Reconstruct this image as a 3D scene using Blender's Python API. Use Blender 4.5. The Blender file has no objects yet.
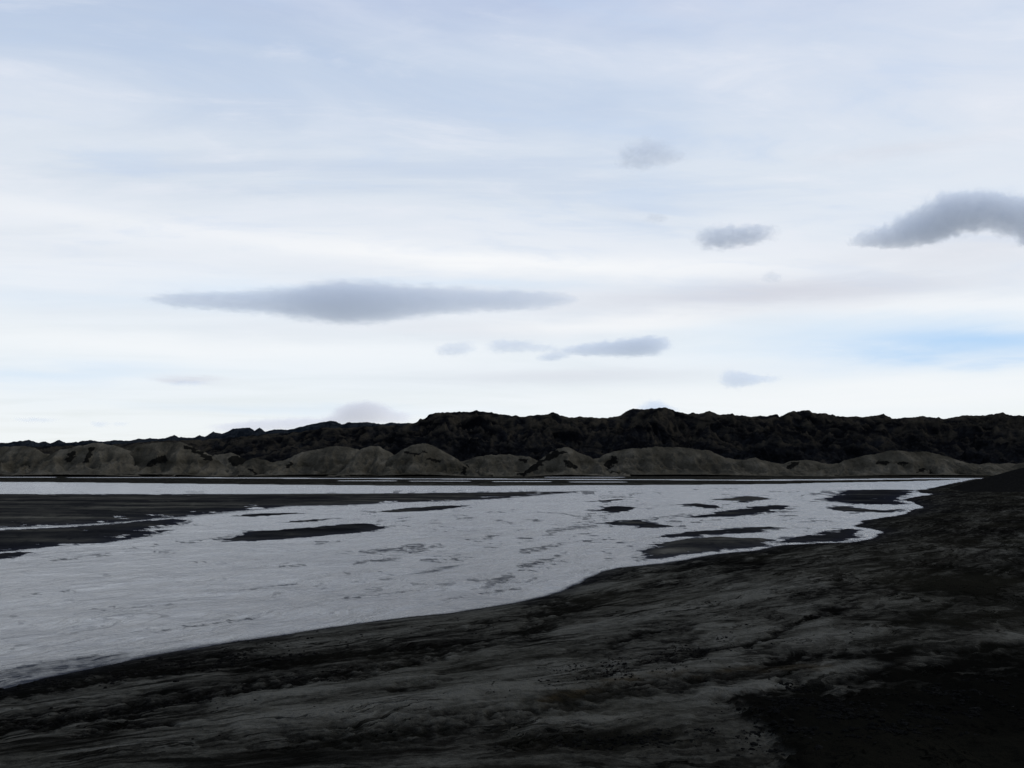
import bpy, math, random
import numpy as np
from mathutils import Vector

C = bpy.context.scene
COL = C.collection
rng = np.random.default_rng(7)
random.seed(7)

# ------------------------------------------------------------------ camera numbers
CAM_H = 8.0
W, H = 1024, 768
F = 939.0
HORIZON = 468.0
PITCH = math.atan((HORIZON - H / 2) / F)
cp, sp = math.cos(PITCH), math.sin(PITCH)


def ground(px, py, z=0.0):
    """point of the plane at height z seen at a picture position"""
    a = (px - W / 2) / F
    b = (H / 2 - py) / F
    dx, dy, dz = a, cp - b * sp, sp + b * cp
    t = (z - CAM_H) / dz
    return dx * t, dy * t


def at(px, py, Y):
    """point of the vertical plane y=Y seen at a picture position"""
    a = (px - W / 2) / F
    b = (H / 2 - py) / F
    dx, dy, dz = a, cp - b * sp, sp + b * cp
    t = Y / dy
    return dx * t, Y, CAM_H + dz * t


def to_px(x, y, z=0.0):
    zz = z - CAM_H
    d = y * cp + zz * sp
    up = -y * sp + zz * cp
    d = np.where(d < 1e-3, 1e-3, d)
    return W / 2 + F * x / d, H / 2 - F * up / d


# ------------------------------------------------------------------ numpy noise
def _grad(ix, iy, seed):
    h = (ix.astype(np.int64) * 374761393 + iy.astype(np.int64) * 668265263 + seed * 1442695041) & 0xFFFFFFFF
    h = ((h ^ (h >> 13)) * 1274126177) & 0xFFFFFFFF
    h = h ^ (h >> 16)
    a = (h & 0xFFFF).astype(np.float64) * (2 * math.pi / 65536.0)
    return np.cos(a), np.sin(a)


def pn(x, y, seed=0):
    x0 = np.floor(x); y0 = np.floor(y)
    fx = x - x0; fy = y - y0
    u = fx * fx * fx * (fx * (fx * 6 - 15) + 10)
    v = fy * fy * fy * (fy * (fy * 6 - 15) + 10)

    def dot(ox, oy):
        gx, gy = _grad(x0 + ox, y0 + oy, seed)
        return gx * (fx - ox) + gy * (fy - oy)
    a = dot(0, 0) * (1 - u) + dot(1, 0) * u
    b = dot(0, 1) * (1 - u) + dot(1, 1) * u
    return (a * (1 - v) + b * v) * 1.5


def fbm(x, y, o=4, seed=0, gain=0.5):
    s = 0.0; a = 1.0; n = 0.0
    for i in range(o):
        s = s + a * pn(x, y, seed + 31 * i); n += a
        x = x * 2.03 + 11.3; y = y * 2.03 - 7.7; a *= gain
    return s / n


def ridged(x, y, o=4, seed=0):
    s = 0.0; a = 1.0; n = 0.0
    for i in range(o):
        s = s + a * (1 - np.abs(pn(x, y, seed + 31 * i)) * 2); n += a
        x = x * 2.1 + 3.1; y = y * 2.1 + 5.3; a *= 0.5
    return s / n


def sst(a, b, x):
    t = np.clip((x - a) / (b - a), 0, 1)
    return t * t * (3 - 2 * t)


def sdf(poly, x, y):
    """signed distance, positive inside"""
    P = np.array(poly, float)
    d2 = np.full(x.shape, 1e18)
    inside = np.zeros(x.shape, bool)
    for (ax, ay), (bx, by) in zip(P, np.roll(P, -1, 0)):
        ex, ey = bx - ax, by - ay
        L = ex * ex + ey * ey + 1e-12
        t = np.clip(((x - ax) * ex + (y - ay) * ey) / L, 0, 1)
        qx = x - ax - t * ex; qy = y - ay - t * ey
        d2 = np.minimum(d2, qx * qx + qy * qy)
        c = (ay > y) != (by > y)
        if abs(ey) > 1e-12:
            inside ^= c & (x < ex * (y - ay) / ey + ax)
    d = np.sqrt(d2)
    return np.where(inside, d, -d)


def line_dist(pts, x, y):
    d2 = np.full(x.shape, 1e18)
    P = np.array(pts, float)
    for (ax, ay), (bx, by) in zip(P[:-1], P[1:]):
        ex, ey = bx - ax, by - ay
        t = np.clip(((x - ax) * ex + (y - ay) * ey) / (ex * ex + ey * ey + 1e-9), 0, 1)
        d2 = np.minimum(d2, (x - ax - t * ex) ** 2 + (y - ay - t * ey) ** 2)
    return np.sqrt(d2)


# ------------------------------------------------------------------ mesh helpers
def tag(o, label=None, cat=None, group=None, kind=None):
    if label: o['label'] = label
    if cat: o['category'] = cat
    if group: o['group'] = group
    if kind: o['kind'] = kind
    return o


def mesh_object(name, co, faces, mat, attrs=None, smooth=True, loc=(0, 0, 0)):
    me = bpy.data.meshes.new(name)
    n = len(co); m = len(faces)
    k = faces.shape[1]
    me.vertices.add(n)
    me.vertices.foreach_set('co', np.ascontiguousarray(co, np.float32).ravel())
    me.loops.add(m * k)
    me.loops.foreach_set('vertex_index', np.ascontiguousarray(faces, np.int32).ravel())
    me.polygons.add(m)
    me.polygons.foreach_set('loop_start', np.arange(0, m * k, k, dtype=np.int32))
    me.polygons.foreach_set('loop_total', np.full(m, k, np.int32))
    me.polygons.foreach_set('use_smooth', np.full(m, smooth))
    me.update(calc_edges=True)
    for an, av in (attrs or {}).items():
        a = me.attributes.new(an, 'FLOAT', 'POINT')
        a.data.foreach_set('value', np.ascontiguousarray(av, np.float32).ravel())
    me.materials.append(mat)
    o = bpy.data.objects.new(name, me)
    o.location = loc
    COL.objects.link(o)
    return o


def grid_faces(nr, nc):
    i = np.arange(nr - 1)[:, None] * nc + np.arange(nc - 1)[None, :]
    return np.stack([i, i + 1, i + nc + 1, i + nc], -1).reshape(-1, 4)


def sub_mesh(name, X, Y, Z, keep_face, FA, mat, attrs):
    f = FA[keep_face]
    used, inv = np.unique(f, return_inverse=True)
    co = np.stack([X.ravel()[used], Y.ravel()[used], Z.ravel()[used]], -1)
    # local origin at the middle of the piece
    c = np.array([co[:, 0].mean(), co[:, 1].mean(), 0.0])
    at_ = {k: v.ravel()[used] for k, v in attrs.items()}
    return mesh_object(name, co - c, inv.reshape(-1, 4), mat, at_, loc=tuple(c))


# ------------------------------------------------------------------ node helper
class NT:
    def __init__(s, tree):
        s.t = tree; s.n = tree.nodes; s.l = tree.links

    def node(s, typ, **kw):
        n = s.n.new(typ)
        for k, v in kw.items(): setattr(n, k, v)
        return n

    def put(s, sock, v):
        if v is None: return
        if hasattr(v, 'is_output'):
            s.l.new(v, sock)
        elif isinstance(v, (tuple, list)) and sock.type == 'RGBA' and len(v) == 3:
            sock.default_value = (*v, 1)
        else:
            sock.default_value = v

    def m(s, op, a, b=None, c=None, clamp=False):
        n = s.node('ShaderNodeMath', operation=op, use_clamp=clamp)
        for i, v in enumerate((a, b, c)): s.put(n.inputs[i], v)
        return n.outputs[0]

    def add(s, a, b): return s.m('ADD', a, b)
    def sub(s, a, b): return s.m('SUBTRACT', a, b)
    def mul(s, a, b): return s.m('MULTIPLY', a, b)

    def v(s, op, a, b=None):
        n = s.node('ShaderNodeVectorMath', operation=op)
        s.put(n.inputs[0], a)
        if b is not None: s.put(n.inputs[1], b)
        return n.outputs['Value'] if op in ('LENGTH', 'DOT_PRODUCT', 'DISTANCE') else n.outputs[0]

    def xyz(s, x, y, z):
        n = s.node('ShaderNodeCombineXYZ')
        for i, q in enumerate((x, y, z)): s.put(n.inputs[i], q)
        return n.outputs[0]

    def sep(s, v):
        n = s.node('ShaderNodeSeparateXYZ'); s.put(n.inputs[0], v)
        return n.outputs

    def noise(s, vec, scale=1, detail=4, rough=0.5, dist=0.0):
        n = s.node('ShaderNodeTexNoise')
        n.noise_dimensions = '3D'
        s.put(n.inputs['Vector'], vec)
        n.inputs['Scale'].default_value = scale
        n.inputs['Detail'].default_value = detail
        n.inputs['Roughness'].default_value = rough
        n.inputs['Distortion'].default_value = dist
        return n.outputs[0]

    def step(s, x, a, b, lo=0.0, hi=1.0):
        n = s.node('ShaderNodeMapRange', interpolation_type='SMOOTHSTEP')
        s.put(n.inputs[0], x)
        for i, q in enumerate((a, b, lo, hi)): s.put(n.inputs[1 + i], q)
        return n.outputs[0]

    def mix(s, f, a, b):
        n = s.node('ShaderNodeMix', data_type='RGBA')
        s.put(n.inputs[0], f); s.put(n.inputs[6], a); s.put(n.inputs[7], b)
        return n.outputs[2]

    def mixf(s, f, a, b):
        n = s.node('ShaderNodeMix', data_type='FLOAT')
        s.put(n.inputs[0], f); s.put(n.inputs[2], a); s.put(n.inputs[3], b)
        return n.outputs[0]

    def attr(s, name):
        return s.node('ShaderNodeAttribute', attribute_name=name).outputs['Fac']

    def bump(s, h, dist, strength=1.0, normal=None):
        n = s.node('ShaderNodeBump')
        n.inputs['Strength'].default_value = strength
        n.inputs['Distance'].default_value = dist
        s.put(n.inputs['Height'], h)
        if normal is not None: s.put(n.inputs['Normal'], normal)
        return n.outputs[0]

    def ramp(s, x, stops):
        n = s.node('ShaderNodeValToRGB')
        cr = n.color_ramp
        while len(cr.elements) < len(stops): cr.elements.new(0.5)
        for e, (p, c) in zip(cr.elements, stops):
            e.position = p; e.color = (*c, 1)
        s.put(n.inputs[0], x)
        return n.outputs[0]


def new_mat(name):
    m = bpy.data.materials.new(name); m.use_nodes = True
    nt = NT(m.node_tree)
    b = m.node_tree.nodes['Principled BSDF']
    return m, nt, b


def world_pos(nt):
    return nt.node('ShaderNodeNewGeometry').outputs['Position']


# direction along which the river flows and the mud streaks run
AX = math.atan((1075 - 512) / F)
SX, SY = math.sin(AX), math.cos(AX)


def flow_coords(nt, pos):
    x, y, z = nt.sep(pos)
    s_ = nt.add(nt.mul(x, SX), nt.mul(y, SY))
    t_ = nt.sub(nt.mul(x, SY), nt.mul(y, SX))
    return s_, t_, z


# ------------------------------------------------------------------ materials
def rills(nt, n, k, w):
    """thin winding lines (1 on the line) and the sawtooth between them, from the contours of a stretched noise"""
    f = nt.m('FRACT', nt.mul(n, k))
    line = nt.sub(1.0, nt.step(nt.m('ABSOLUTE', nt.sub(f, 0.5)), 0.0, w))
    return line, f


def mat_mud():
    m, nt, b = new_mat('volcanic_silt')
    pos = world_pos(nt)
    s_, t_, z = nt.attr('along'), nt.attr('across'), nt.sep(pos)[2]
    wp = nt.noise(pos, 0.16, 5, 0.6)
    wq = nt.noise(pos, 0.9, 4, 0.6)
    t_ = nt.add(t_, nt.add(nt.mul(nt.sub(wp, 0.5), 1.5), nt.mul(nt.sub(wq, 0.5), 0.25)))
    tone = nt.attr('tone'); wet = nt.attr('wet'); och = nt.attr('ochre')
    n1 = nt.noise(nt.xyz(nt.mul(s_, 0.075), nt.mul(t_, 0.9), 0.0), 1, 5, 0.6, 0.5)
    n2 = nt.noise(nt.xyz(nt.mul(s_, 0.4), nt.mul(t_, 4.2), 3.0), 1, 5, 0.65, 0.3)
    n3 = nt.noise(pos, 3.2, 5, 0.7)
    n4 = nt.noise(nt.xyz(nt.mul(s_, 0.03), nt.mul(t_, 0.30), 9.0), 1, 3, 0.5, 0.3)
    l1, f1 = rills(nt, n4, 9.0, 0.16)
    l2, f2 = rills(nt, n1, 7.0, 0.13)
    msk = nt.step(nt.noise(pos, 0.11, 4, 0.6), 0.42, 0.62)
    msk2 = nt.step(nt.noise(pos, 0.23, 4, 0.6), 0.44, 0.60)
    lines = nt.m('MAXIMUM', nt.mul(l1, msk), nt.mul(nt.mul(l2, msk2), 0.8))
    t = nt.add(tone, nt.mul(nt.sub(n1, 0.5), 1.0))
    t = nt.add(t, nt.mul(nt.sub(n2, 0.5), 1.0))
    t = nt.add(t, nt.mul(nt.sub(n3, 0.5), 0.8))
    t = nt.add(t, nt.mul(nt.sub(f1, 0.5), 0.22))
    t = nt.add(t, nt.mul(nt.sub(f2, 0.5), 0.22))
    t = nt.sub(t, nt.mul(lines, nt.add(0.18, nt.mul(n3, 0.55))))
    col = nt.ramp(t, [(0.02, (0.0028, 0.0028, 0.0024)), (0.30, (0.0098, 0.0096, 0.0083)),
                      (0.56, (0.0305, 0.0298, 0.0250)), (1.0, (0.072, 0.071, 0.061))])
    col = nt.mix(nt.step(nt.noise(pos, 0.05, 3, 0.5), 0.4, 0.7, 0, 0.5), col, nt.mix(0.4, col, (0.029, 0.0275, 0.019)))
    col = nt.mix(nt.mul(och, 0.5), col, (0.030, 0.021, 0.009))
    col = nt.mix(nt.mul(wet, 0.8), col, (0.008, 0.0086, 0.011))
    p = nt.node('ShaderNodeTexVoronoi'); p.inputs['Scale'].default_value = 1.9
    nt.put(p.inputs['Vector'], nt.v('ADD', pos, nt.xyz(n3, n2, 0.0)))
    pit = nt.step(nt.add(p.outputs['Distance'], nt.add(nt.mul(n2, 0.2), nt.mul(wp, 0.25))), 0.24, 0.36)
    col = nt.mix(nt.mul(nt.sub(1.0, pit), 0.8), col, (0.004, 0.004, 0.004))
    nt.put(b.inputs['Base Color'], col)
    nt.put(b.inputs['Roughness'], 0.9)
    nt.put(b.inputs['Specular IOR Level'], 0.0)
    h = nt.add(nt.mul(n2, 0.5), nt.add(nt.mul(n3, 0.35), nt.mul(n1, 0.6)))
    h = nt.sub(nt.add(h, nt.mul(f1, 0.5)), nt.mul(lines, 0.4))
    nt.put(b.inputs['Normal'], nt.bump(h, 0.45, 1.0))
    return m


def mat_bar():
    m, nt, b = new_mat('wet_black_sand')
    pos = world_pos(nt)
    s_, t_, z = flow_coords(nt, pos)
    tone = nt.attr('tone'); wet = nt.attr('wet')
    n1 = nt.noise(nt.xyz(nt.mul(nt.sep(pos)[0], 0.03), nt.mul(nt.sep(pos)[1], 0.13), z), 1, 6, 0.6, 0.6)
    n2 = nt.noise(pos, 0.9, 5, 0.65)
    t = nt.add(tone, nt.add(nt.mul(nt.sub(n1, 0.5), 1.3), nt.mul(nt.sub(n2, 0.5), 0.6)))
    col = nt.ramp(t, [(0.0, (0.005, 0.0053, 0.006)), (0.4, (0.013, 0.0133, 0.0135)),
                      (0.7, (0.034, 0.033, 0.028)), (1.0, (0.07, 0.067, 0.056))])
    col = nt.mix(nt.mul(wet, 0.85), col, (0.010, 0.0115, 0.017))
    nt.put(b.inputs['Base Color'], col)
    nt.put(b.inputs['Roughness'], 0.8)
    nt.put(b.inputs['Specular IOR Level'], 0.0)
    nt.put(b.inputs['Normal'], nt.bump(n2, 0.3, 0.6))
    return m


def mat_water():
    m, nt, b = new_mat('silty_glacial_water')
    pos = world_pos(nt)
    s_, t_, z = flow_coords(nt, pos)
    dep = nt.attr('depth')
    wv = nt.noise(pos, 0.035, 4, 0.6)
    t_ = nt.add(t_, nt.mul(nt.sub(wv, 0.5), 16.0))
    w0 = nt.noise(nt.xyz(nt.mul(s_, 0.022), nt.mul(t_, 0.16), 5.0), 1, 5, 0.6, 0.6)
    w1 = nt.noise(nt.xyz(nt.mul(s_, 0.10), nt.mul(t_, 0.55), z), 1, 5, 0.6, 1.0)
    w2 = nt.noise(nt.xyz(nt.mul(s_, 0.5), nt.mul(t_, 1.9), z), 1, 6, 0.65, 0.8)
    w3 = nt.noise(nt.xyz(nt.mul(s_, 2.0), nt.mul(t_, 4.0), z), 1, 4, 0.6)
    l0, f0 = rills(nt, w0, 9.0, 0.22)
    l1, f1 = rills(nt, w1, 6.0, 0.18)
    patch = nt.step(nt.noise(pos, 0.028, 4, 0.6), 0.44, 0.62)
    lines = nt.m('MAXIMUM', nt.mul(nt.mul(l0, patch), nt.step(w2, 0.34, 0.52)), nt.mul(nt.mul(l1, nt.step(w0, 0.42, 0.56)), nt.step(w3, 0.36, 0.56)))
    deep = nt.step(nt.add(dep, nt.add(nt.mul(nt.sub(w2, 0.5), 0.14), nt.mul(nt.sub(w3, 0.5), 0.10))), 0.0, 0.15)
    col = nt.mix(deep, (0.040, 0.044, 0.053), (0.225, 0.226, 0.222))
    streak = nt.step(nt.add(w1, nt.add(nt.mul(nt.sub(w2, 0.5), 1.2), nt.mul(nt.sub(w3, 0.5), 0.7))), 0.50, 0.80)
    streak = nt.m('MAXIMUM', nt.mul(streak, 0.70), nt.mul(lines, 0.85))
    col = nt.mix(nt.mul(streak, 0.85), col, (0.06, 0.062, 0.066))
    nt.put(b.inputs['Base Color'], col)
    nt.put(b.inputs['Roughness'], nt.mixf(streak, 0.18, 0.36))
    nt.put(b.inputs['IOR'], 1.33)
    nt.put(b.inputs['Specular IOR Level'], nt.mul(nt.mul(deep, 0.5), nt.mixf(streak, 1.0, 0.12)))
    h = nt.add(nt.mul(w1, 1.0), nt.add(nt.mul(w2, 0.7), nt.mul(w3, 0.28)))
    nt.put(b.inputs['Normal'], nt.bump(h, 0.62, 1.0))
    return m


def mat_dune():
    m, nt, b = new_mat('dune_sand')
    pos = world_pos(nt)
    x, y, z = nt.sep(pos)
    dark = nt.attr('dark'); tone = nt.attr('tone')
    n1 = nt.noise(nt.xyz(nt.mul(x, 0.12), nt.mul(y, 0.05), nt.mul(z, 0.12)), 1, 6, 0.62, 0.5)
    n2 = nt.noise(pos, 0.45, 5, 0.7)
    t = nt.add(tone, nt.add(nt.mul(nt.sub(n1, 0.5), 0.9), nt.mul(nt.sub(n2, 0.5), 0.5)))
    col = nt.ramp(t, [(0.0, (0.020, 0.0185, 0.0135)), (0.5, (0.057, 0.0520, 0.0400)), (1.0, (0.115, 0.105, 0.082))])
    dk = nt.step(nt.add(dark, nt.add(nt.mul(nt.sub(n2, 0.5), 0.9), nt.mul(nt.sub(n1, 0.5), 0.7))), 0.42, 0.66)
    col = nt.mix(nt.mul(dk, 0.93), col, (0.004, 0.0042, 0.004))
    nt.put(b.inputs['Base Color'], col)
    nt.put(b.inputs['Roughness'], 0.95)
    nt.put(b.inputs['Specular IOR Level'], 0.0)
    nt.put(b.inputs['Normal'], nt.bump(nt.add(n1, nt.mul(n2, 0.5)), 5.0, 1.0))
    return m


def mat_lava(name, dark, light, spot, amt):
    m, nt, b = new_mat(name)
    pos = world_pos(nt)
    n1 = nt.noise(nt.v('MULTIPLY', pos, (0.03, 0.012, 0.06)), 1, 7, 0.65, 0.6)
    n2 = nt.noise(pos, 0.12, 6, 0.7)
    t = nt.add(nt.mul(n1, 0.6), nt.mul(n2, 0.4))
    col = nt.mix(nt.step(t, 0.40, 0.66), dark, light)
    hi = nt.attr('tone')
    col = nt.mix(nt.mul(nt.step(nt.add(nt.mul(hi, 0.5), nt.mul(n1, 0.7)), 0.58, 0.82), amt), col, spot)
    nt.put(b.inputs['Base Color'], col)
    nt.put(b.inputs['Roughness'], 1.0)
    nt.put(b.inputs['Specular IOR Level'], 0.0)
    nt.put(b.inputs['Normal'], nt.bump(nt.add(n1, n2), 9.0, 0.9))
    return m


def mat_scoria():
    m, nt, b = new_mat('black_scoria')
    pos = world_pos(nt)
    n = nt.noise(pos, 1.3, 6, 0.7)
    col = nt.ramp(n, [(0.3, (0.0025, 0.0026, 0.0026)), (0.55, (0.007, 0.007, 0.0066)), (0.8, (0.022, 0.021, 0.019))])
    nt.put(b.inputs['Base Color'], col)
    nt.put(b.inputs['Roughness'], 0.95)
    nt.put(b.inputs['Specular IOR Level'], 0.0)
    nt.put(b.inputs['Normal'], nt.bump(n, 0.4, 0.9))
    return m


M_MUD, M_BAR, M_WATER, M_DUNE = mat_mud(), mat_bar(), mat_water(), mat_dune()
M_LAVA = mat_lava('dark_lava', (0.0028, 0.0032, 0.004), (0.014, 0.0148, 0.0165), (0.038, 0.033, 0.024), 0.8)
M_FAR = mat_lava('hazed_far_lava', (0.006, 0.0085, 0.012), (0.014, 0.018, 0.023), (0.03, 0.034, 0.038), 0.4)  # distance haze put into the base colour as a blue tint
M_SCORIA = mat_scoria()

# ------------------------------------------------------------------ river layout
# outlines seen in the photograph, put on the ground plane
SHORE = [(-500, 790), (-200, 738), (0, 689), (44, 678), (88, 669), (132, 660), (176, 651), (234, 641), (300, 632), (358, 624),
         (436, 615), (514, 604), (546, 596), (570, 587), (592, 578), (619, 567.5), (642, 566), (678, 560.5), (717, 554.5), (757, 550),
         (782, 545), (823, 543), (851, 542.5), (870, 539), (880, 533), (870, 529), (851, 526), (862, 521), (884, 518), (906, 514),
         (920, 508), (914, 502), (902, 500), (912, 497.5), (926, 495), (934, 494), (918, 493), (916, 490.5), (934, 487.5), (951, 483.5), (966, 480.5), (975, 478.5)]
# far side of the water, right to left
FARSHORE = [(960, 479.6), (935, 480.6), (900, 481.6), (860, 482.3), (820, 483.0), (780, 484.2), (690, 484.9), (600, 485.4), (500, 486), (400, 485.8), (300, 485),
            (180, 483.8), (60, 482.4), (0, 482), (-200, 481.6), (-700, 481.0)]
WATER_POLY = [ground(*p) for p in SHORE] + [ground(*p) for p in FARSHORE] + [(-520, 60)]
# thin streams in front of the dunes
THIN = [[(-700, 477.3), (0, 477.3), (150, 477.5), (300, 478.2), (480, 479.0), (640, 479.6), (760, 480.2), (860, 479.3), (975, 478.3)],
        [(560, 477.2), (600, 477.2), (640, 477.4)],
        [(640, 482.2), (480, 481.4), (330, 480.6)]]

BARS = [
    ('sandbar', 'long flat black sandbar reaching in from the left between the far channel and the main river',
     [(-700, 493.4), (0, 494), (200, 494.2), (400, 493.4), (517, 492), (583, 491.4), (550, 494), (505, 498), (447, 501), (400, 502.3), (344, 505),
      (285, 506), (264, 508.6), (227, 512), (192, 515.7), (176, 517), (117, 522), (59, 525.5), (0, 527.6), (-200, 537), (-500, 556)], 0.55, 0.50),
    ('sandbar', 'black sandbar at the left edge with a pointed end, just below the thin inlet stream',
     [(-500, 561), (-200, 540), (0, 530.2), (59, 527.6), (117, 524), (146, 520.6), (176, 518.8), (185, 520), (176, 526), (150, 529.4), (141, 530),
      (168, 530), (156, 533.5), (127, 539), (88, 544), (39, 548), (0, 551.6), (-150, 566), (-400, 600)], 0.35, 0.34),
    ('sandbar', 'small dark sliver of sand at the left frame edge, nearest of the left sandbars',
     [(-150, 572), (0, 553.4), (20, 552), (34, 552), (20, 556), (0, 559.5), (-150, 585)], 0.14, 0.35),
    ('sandbar', 'almond shaped dark island alone in the middle of the wide left water',
     [(217, 541.8), (234, 535.6), (248, 530.5), (274, 530.6), (311, 527.4), (344, 524.4), (367, 523.4), (386, 526.7), (372, 531.4), (332, 535),
      (292, 538.4), (250, 540.6)], 0.30, 0.45),
    ('sandbar', 'slim dark bar tapering left, just under the tip end of the long black sandbar',
     [(374, 511.9), (400, 508.9), (435, 506), (462, 505.4), (455, 508), (423, 511.2), (400, 512.3)], 0.22, 0.30),
    ('sandbar', 'compact dark oval islet near the picture centre in bright water',
     [(594, 510.4), (606, 507), (620, 505.8), (634, 508), (628, 511.2), (611, 512.4)], 0.24, 0.28),
    ('sandbar', 'smooth dark wedge shaped bar pointing left in the right half of the water',
     [(686, 517.4), (705, 513.6), (730, 510.5), (752, 506.6), (775, 505.2), (789, 505.6), (783, 510), (762, 513.5), (730, 516), (705, 517.6)], 0.30, 0.26),
    ('sandbar', 'thin dark bar below the oval islet with a ragged double end',
     [(607, 523), (616, 520.6), (638, 519.8), (650, 522.5), (662, 524.5), (674, 526), (655, 528), (632, 528), (640, 525.6), (613, 525)], 0.18, 0.32),
    ('sandbar', 'long thin dark bar lying just above the largest right mudbank',
     [(656, 538), (672, 533.5), (700, 531), (740, 528.3), (770, 526.8), (781, 528.2), (760, 532), (725, 534.4), (690, 536.6)], 0.20, 0.30),
    ('sandbar', 'broad humped mudbank hugging the right shore, brownish grey top with dark left rim',
     [(638, 561), (645, 551), (662, 542.5), (690, 538.6), (720, 536.8), (742, 538.6), (765, 539.2), (776, 540.5), (768, 545.5), (740, 548.5), (705, 552.6),
      (677, 555.6), (660, 559)], 0.40, 0.62),
    ('sandbar', 'dark tongue of mud ending in a hooked stream by the right shore',
     [(779, 543.4), (790, 537.5), (810, 535), (830, 530.6), (851, 528.4), (858, 531), (852, 535), (860, 537), (840, 541.2), (815, 541.6)], 0.26, 0.36),
    ('sandbar', 'flat black bar against the right shore, below the far right channel',
     [(824, 499.5), (838, 494), (845, 490.2), (880, 489.5), (916, 489.9), (908, 494.5), (894, 498.5), (903, 504.5), (865, 504.3), (845, 503.3)], 0.26, 0.25),
    ('sandbar', 'pale speckled mud patch barely above water, right of centre',
     [(712, 499.7), (728, 498.4), (746, 495.8), (760, 497), (772, 499.5), (755, 500.4), (744, 503), (732, 500.5)], 0.11, 0.62),
    ('sandbar', 'short dark streak of sand left of the smooth wedge bar',
     [(681, 505), (697, 503), (712, 505), (722, 508), (706, 508.2), (692, 506.4)], 0.14, 0.30),
    ('sandbar', 'low greyish mud streak just below the flat black right bar',
     [(828, 507.6), (842, 505.6), (862, 508.6), (885, 510.5), (905, 508.4), (890, 513), (862, 512.4), (838, 510.4)], 0.12, 0.52),
    ('sandbar', 'faint hairline bar above the almond shaped island, at its left',
     [(232, 516.3), (255, 513.8), (285, 512.9), (303, 513.2), (275, 515.4), (250, 516.4)], 0.13, 0.30),
    ('sandbar', 'faint hairline bar above the almond shaped island, close to its right half',
     [(283, 522.3), (305, 520), (338, 518.4), (320, 520.8), (297, 522.4)], 0.13, 0.30),
    ('sandbar', 'hairline dark bar above the oval islet near the far channel',
     [(583, 502), (600, 500.3), (627, 498.8), (610, 501.4)], 0.15, 0.35),
]

# dark runs of wet gravel and scarps on the near mud: (line, half width in picture units, strength)
BANDS = [
    ([(-300, 730), (0, 698), (50, 690), (100, 682), (150, 675), (220, 672)], 8, 0.85),
    ([(150, 668), (220, 661), (280, 656)], 7, 0.5),
    ([(220, 677), (280, 670), (320, 666), (360, 661), (450, 655), (512, 645)], 5, 0.7),
    ([(-300, 790), (0, 737), (50, 732), (125, 722), (175, 713), (225, 704), (275, 697), (325, 690), (375, 680), (440, 668), (512, 652)], 7, 1.0),
    ([(70, 750), (125, 742), (165, 742), (200, 746)], 3, 0.8),
    ([(385, 708), (415, 700), (447, 697)], 4, 0.8),
    ([(250, 768), (350, 755), (425, 748), (512, 736), (612, 712), (712, 699), (812, 692)], 9, 0.75),
    ([(512, 640), (535, 625), (560, 614), (600, 606)], 11, 0.95),
    ([(607, 662), (642, 647), (700, 636)], 6, 0.85),
    ([(732, 667), (772, 647), (822, 625), (860, 610)], 2.5, 0.9),
    ([(740, 684), (822, 672), (900, 669), (962, 668), (1060, 655)], 3.5, 0.9),
    ([(560, 694), (620, 684), (680, 670), (717, 660)], 9, 0.7),
    ([(880, 645), (930, 622), (960, 610)], 4, 0.9),
    ([(780, 605), (870, 594), (960, 575)], 6, 0.7),
    ([(900, 600), (1000, 590), (1100, 575)], 6, 0.7),
    ([(430, 640), (512, 622), (600, 600), (700, 580), (800, 562)], 4, 0.6),
    ([(560, 588), (640, 575), (720, 562), (800, 552)], 5, 0.8),
    ([(820, 700), (900, 694), (1040, 668)], 6, 0.9),
    ([(770, 708), (830, 712)], 10, 0.8),
    ([(490, 768), (570, 762), (650, 766)], 6, 0.9),
    ([(715, 722), (760, 722), (840, 726)], 5, 0.8),
]
BLACK = [(800, 820), (786, 768), (756, 742), (738, 726), (790, 722), (850, 724), (912, 716), (980, 704), (1024, 694), (1200, 660), (1400, 800)]
LIGHT = [([(235, 656), (330, 645), (450, 632), (545, 616)], 9), ([(240, 656), (330, 645), (450, 632)], 9), ([(570, 600), (650, 586), (720, 574)], 6), ([(300, 638), (420, 622), (520, 608)], 6), ([(0, 712), (130, 695), (215, 686)], 9), ([(225, 722), (340, 700), (430, 690)], 12), ([(440, 720), (520, 690), (640, 672)], 14),
         ([(650, 668), (760, 640), (830, 632)], 12), ([(700, 716), (790, 706)], 6), ([(240, 745), (350, 735), (470, 715)], 10),
         ([(620, 690), (760, 670), (900, 640)], 10), ([(900, 560), (1024, 545)], 8), ([(980, 660), (1040, 645)], 8),
         ([(530, 748), (690, 744)], 8), ([(560, 640), (700, 612), (820, 590)], 7), ([(640, 572), (760, 556)], 3)]

# ------------------------------------------------------------------ the near grid (fine where it is seen)
Y0 = 15.0
pyr = np.concatenate([np.arange(475.6, 500, 0.40), np.arange(500, 560, 0.6), np.arange(560, 806, 0.75)])
yr = np.array([ground(512, p)[1] for p in pyr])
yr = np.concatenate([[9000, 6000, 4200, 3200, 2600, 2100, 1700, 1450, 1300, 1180, 1090, 1030], yr,
                     np.linspace(yr[-1] - 0.3, -13, 60)])
ucol = np.concatenate([np.linspace(-2.6, -0.9, 80), np.arange(-0.895, 0.90, 0.0017), np.linspace(0.905, 2.6, 80)])
NR, NC = len(yr), len(ucol)
Yg = np.repeat(yr[:, None], NC, 1)
Xg = ucol[None, :] * (Yg + Y0)
FA = grid_faces(NR, NC)
S_ = Xg * SX + Yg * SY
T_ = Xg * SY - Yg * SX
PX, PY = to_px(Xg, np.maximum(Yg, 2.0))

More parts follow.
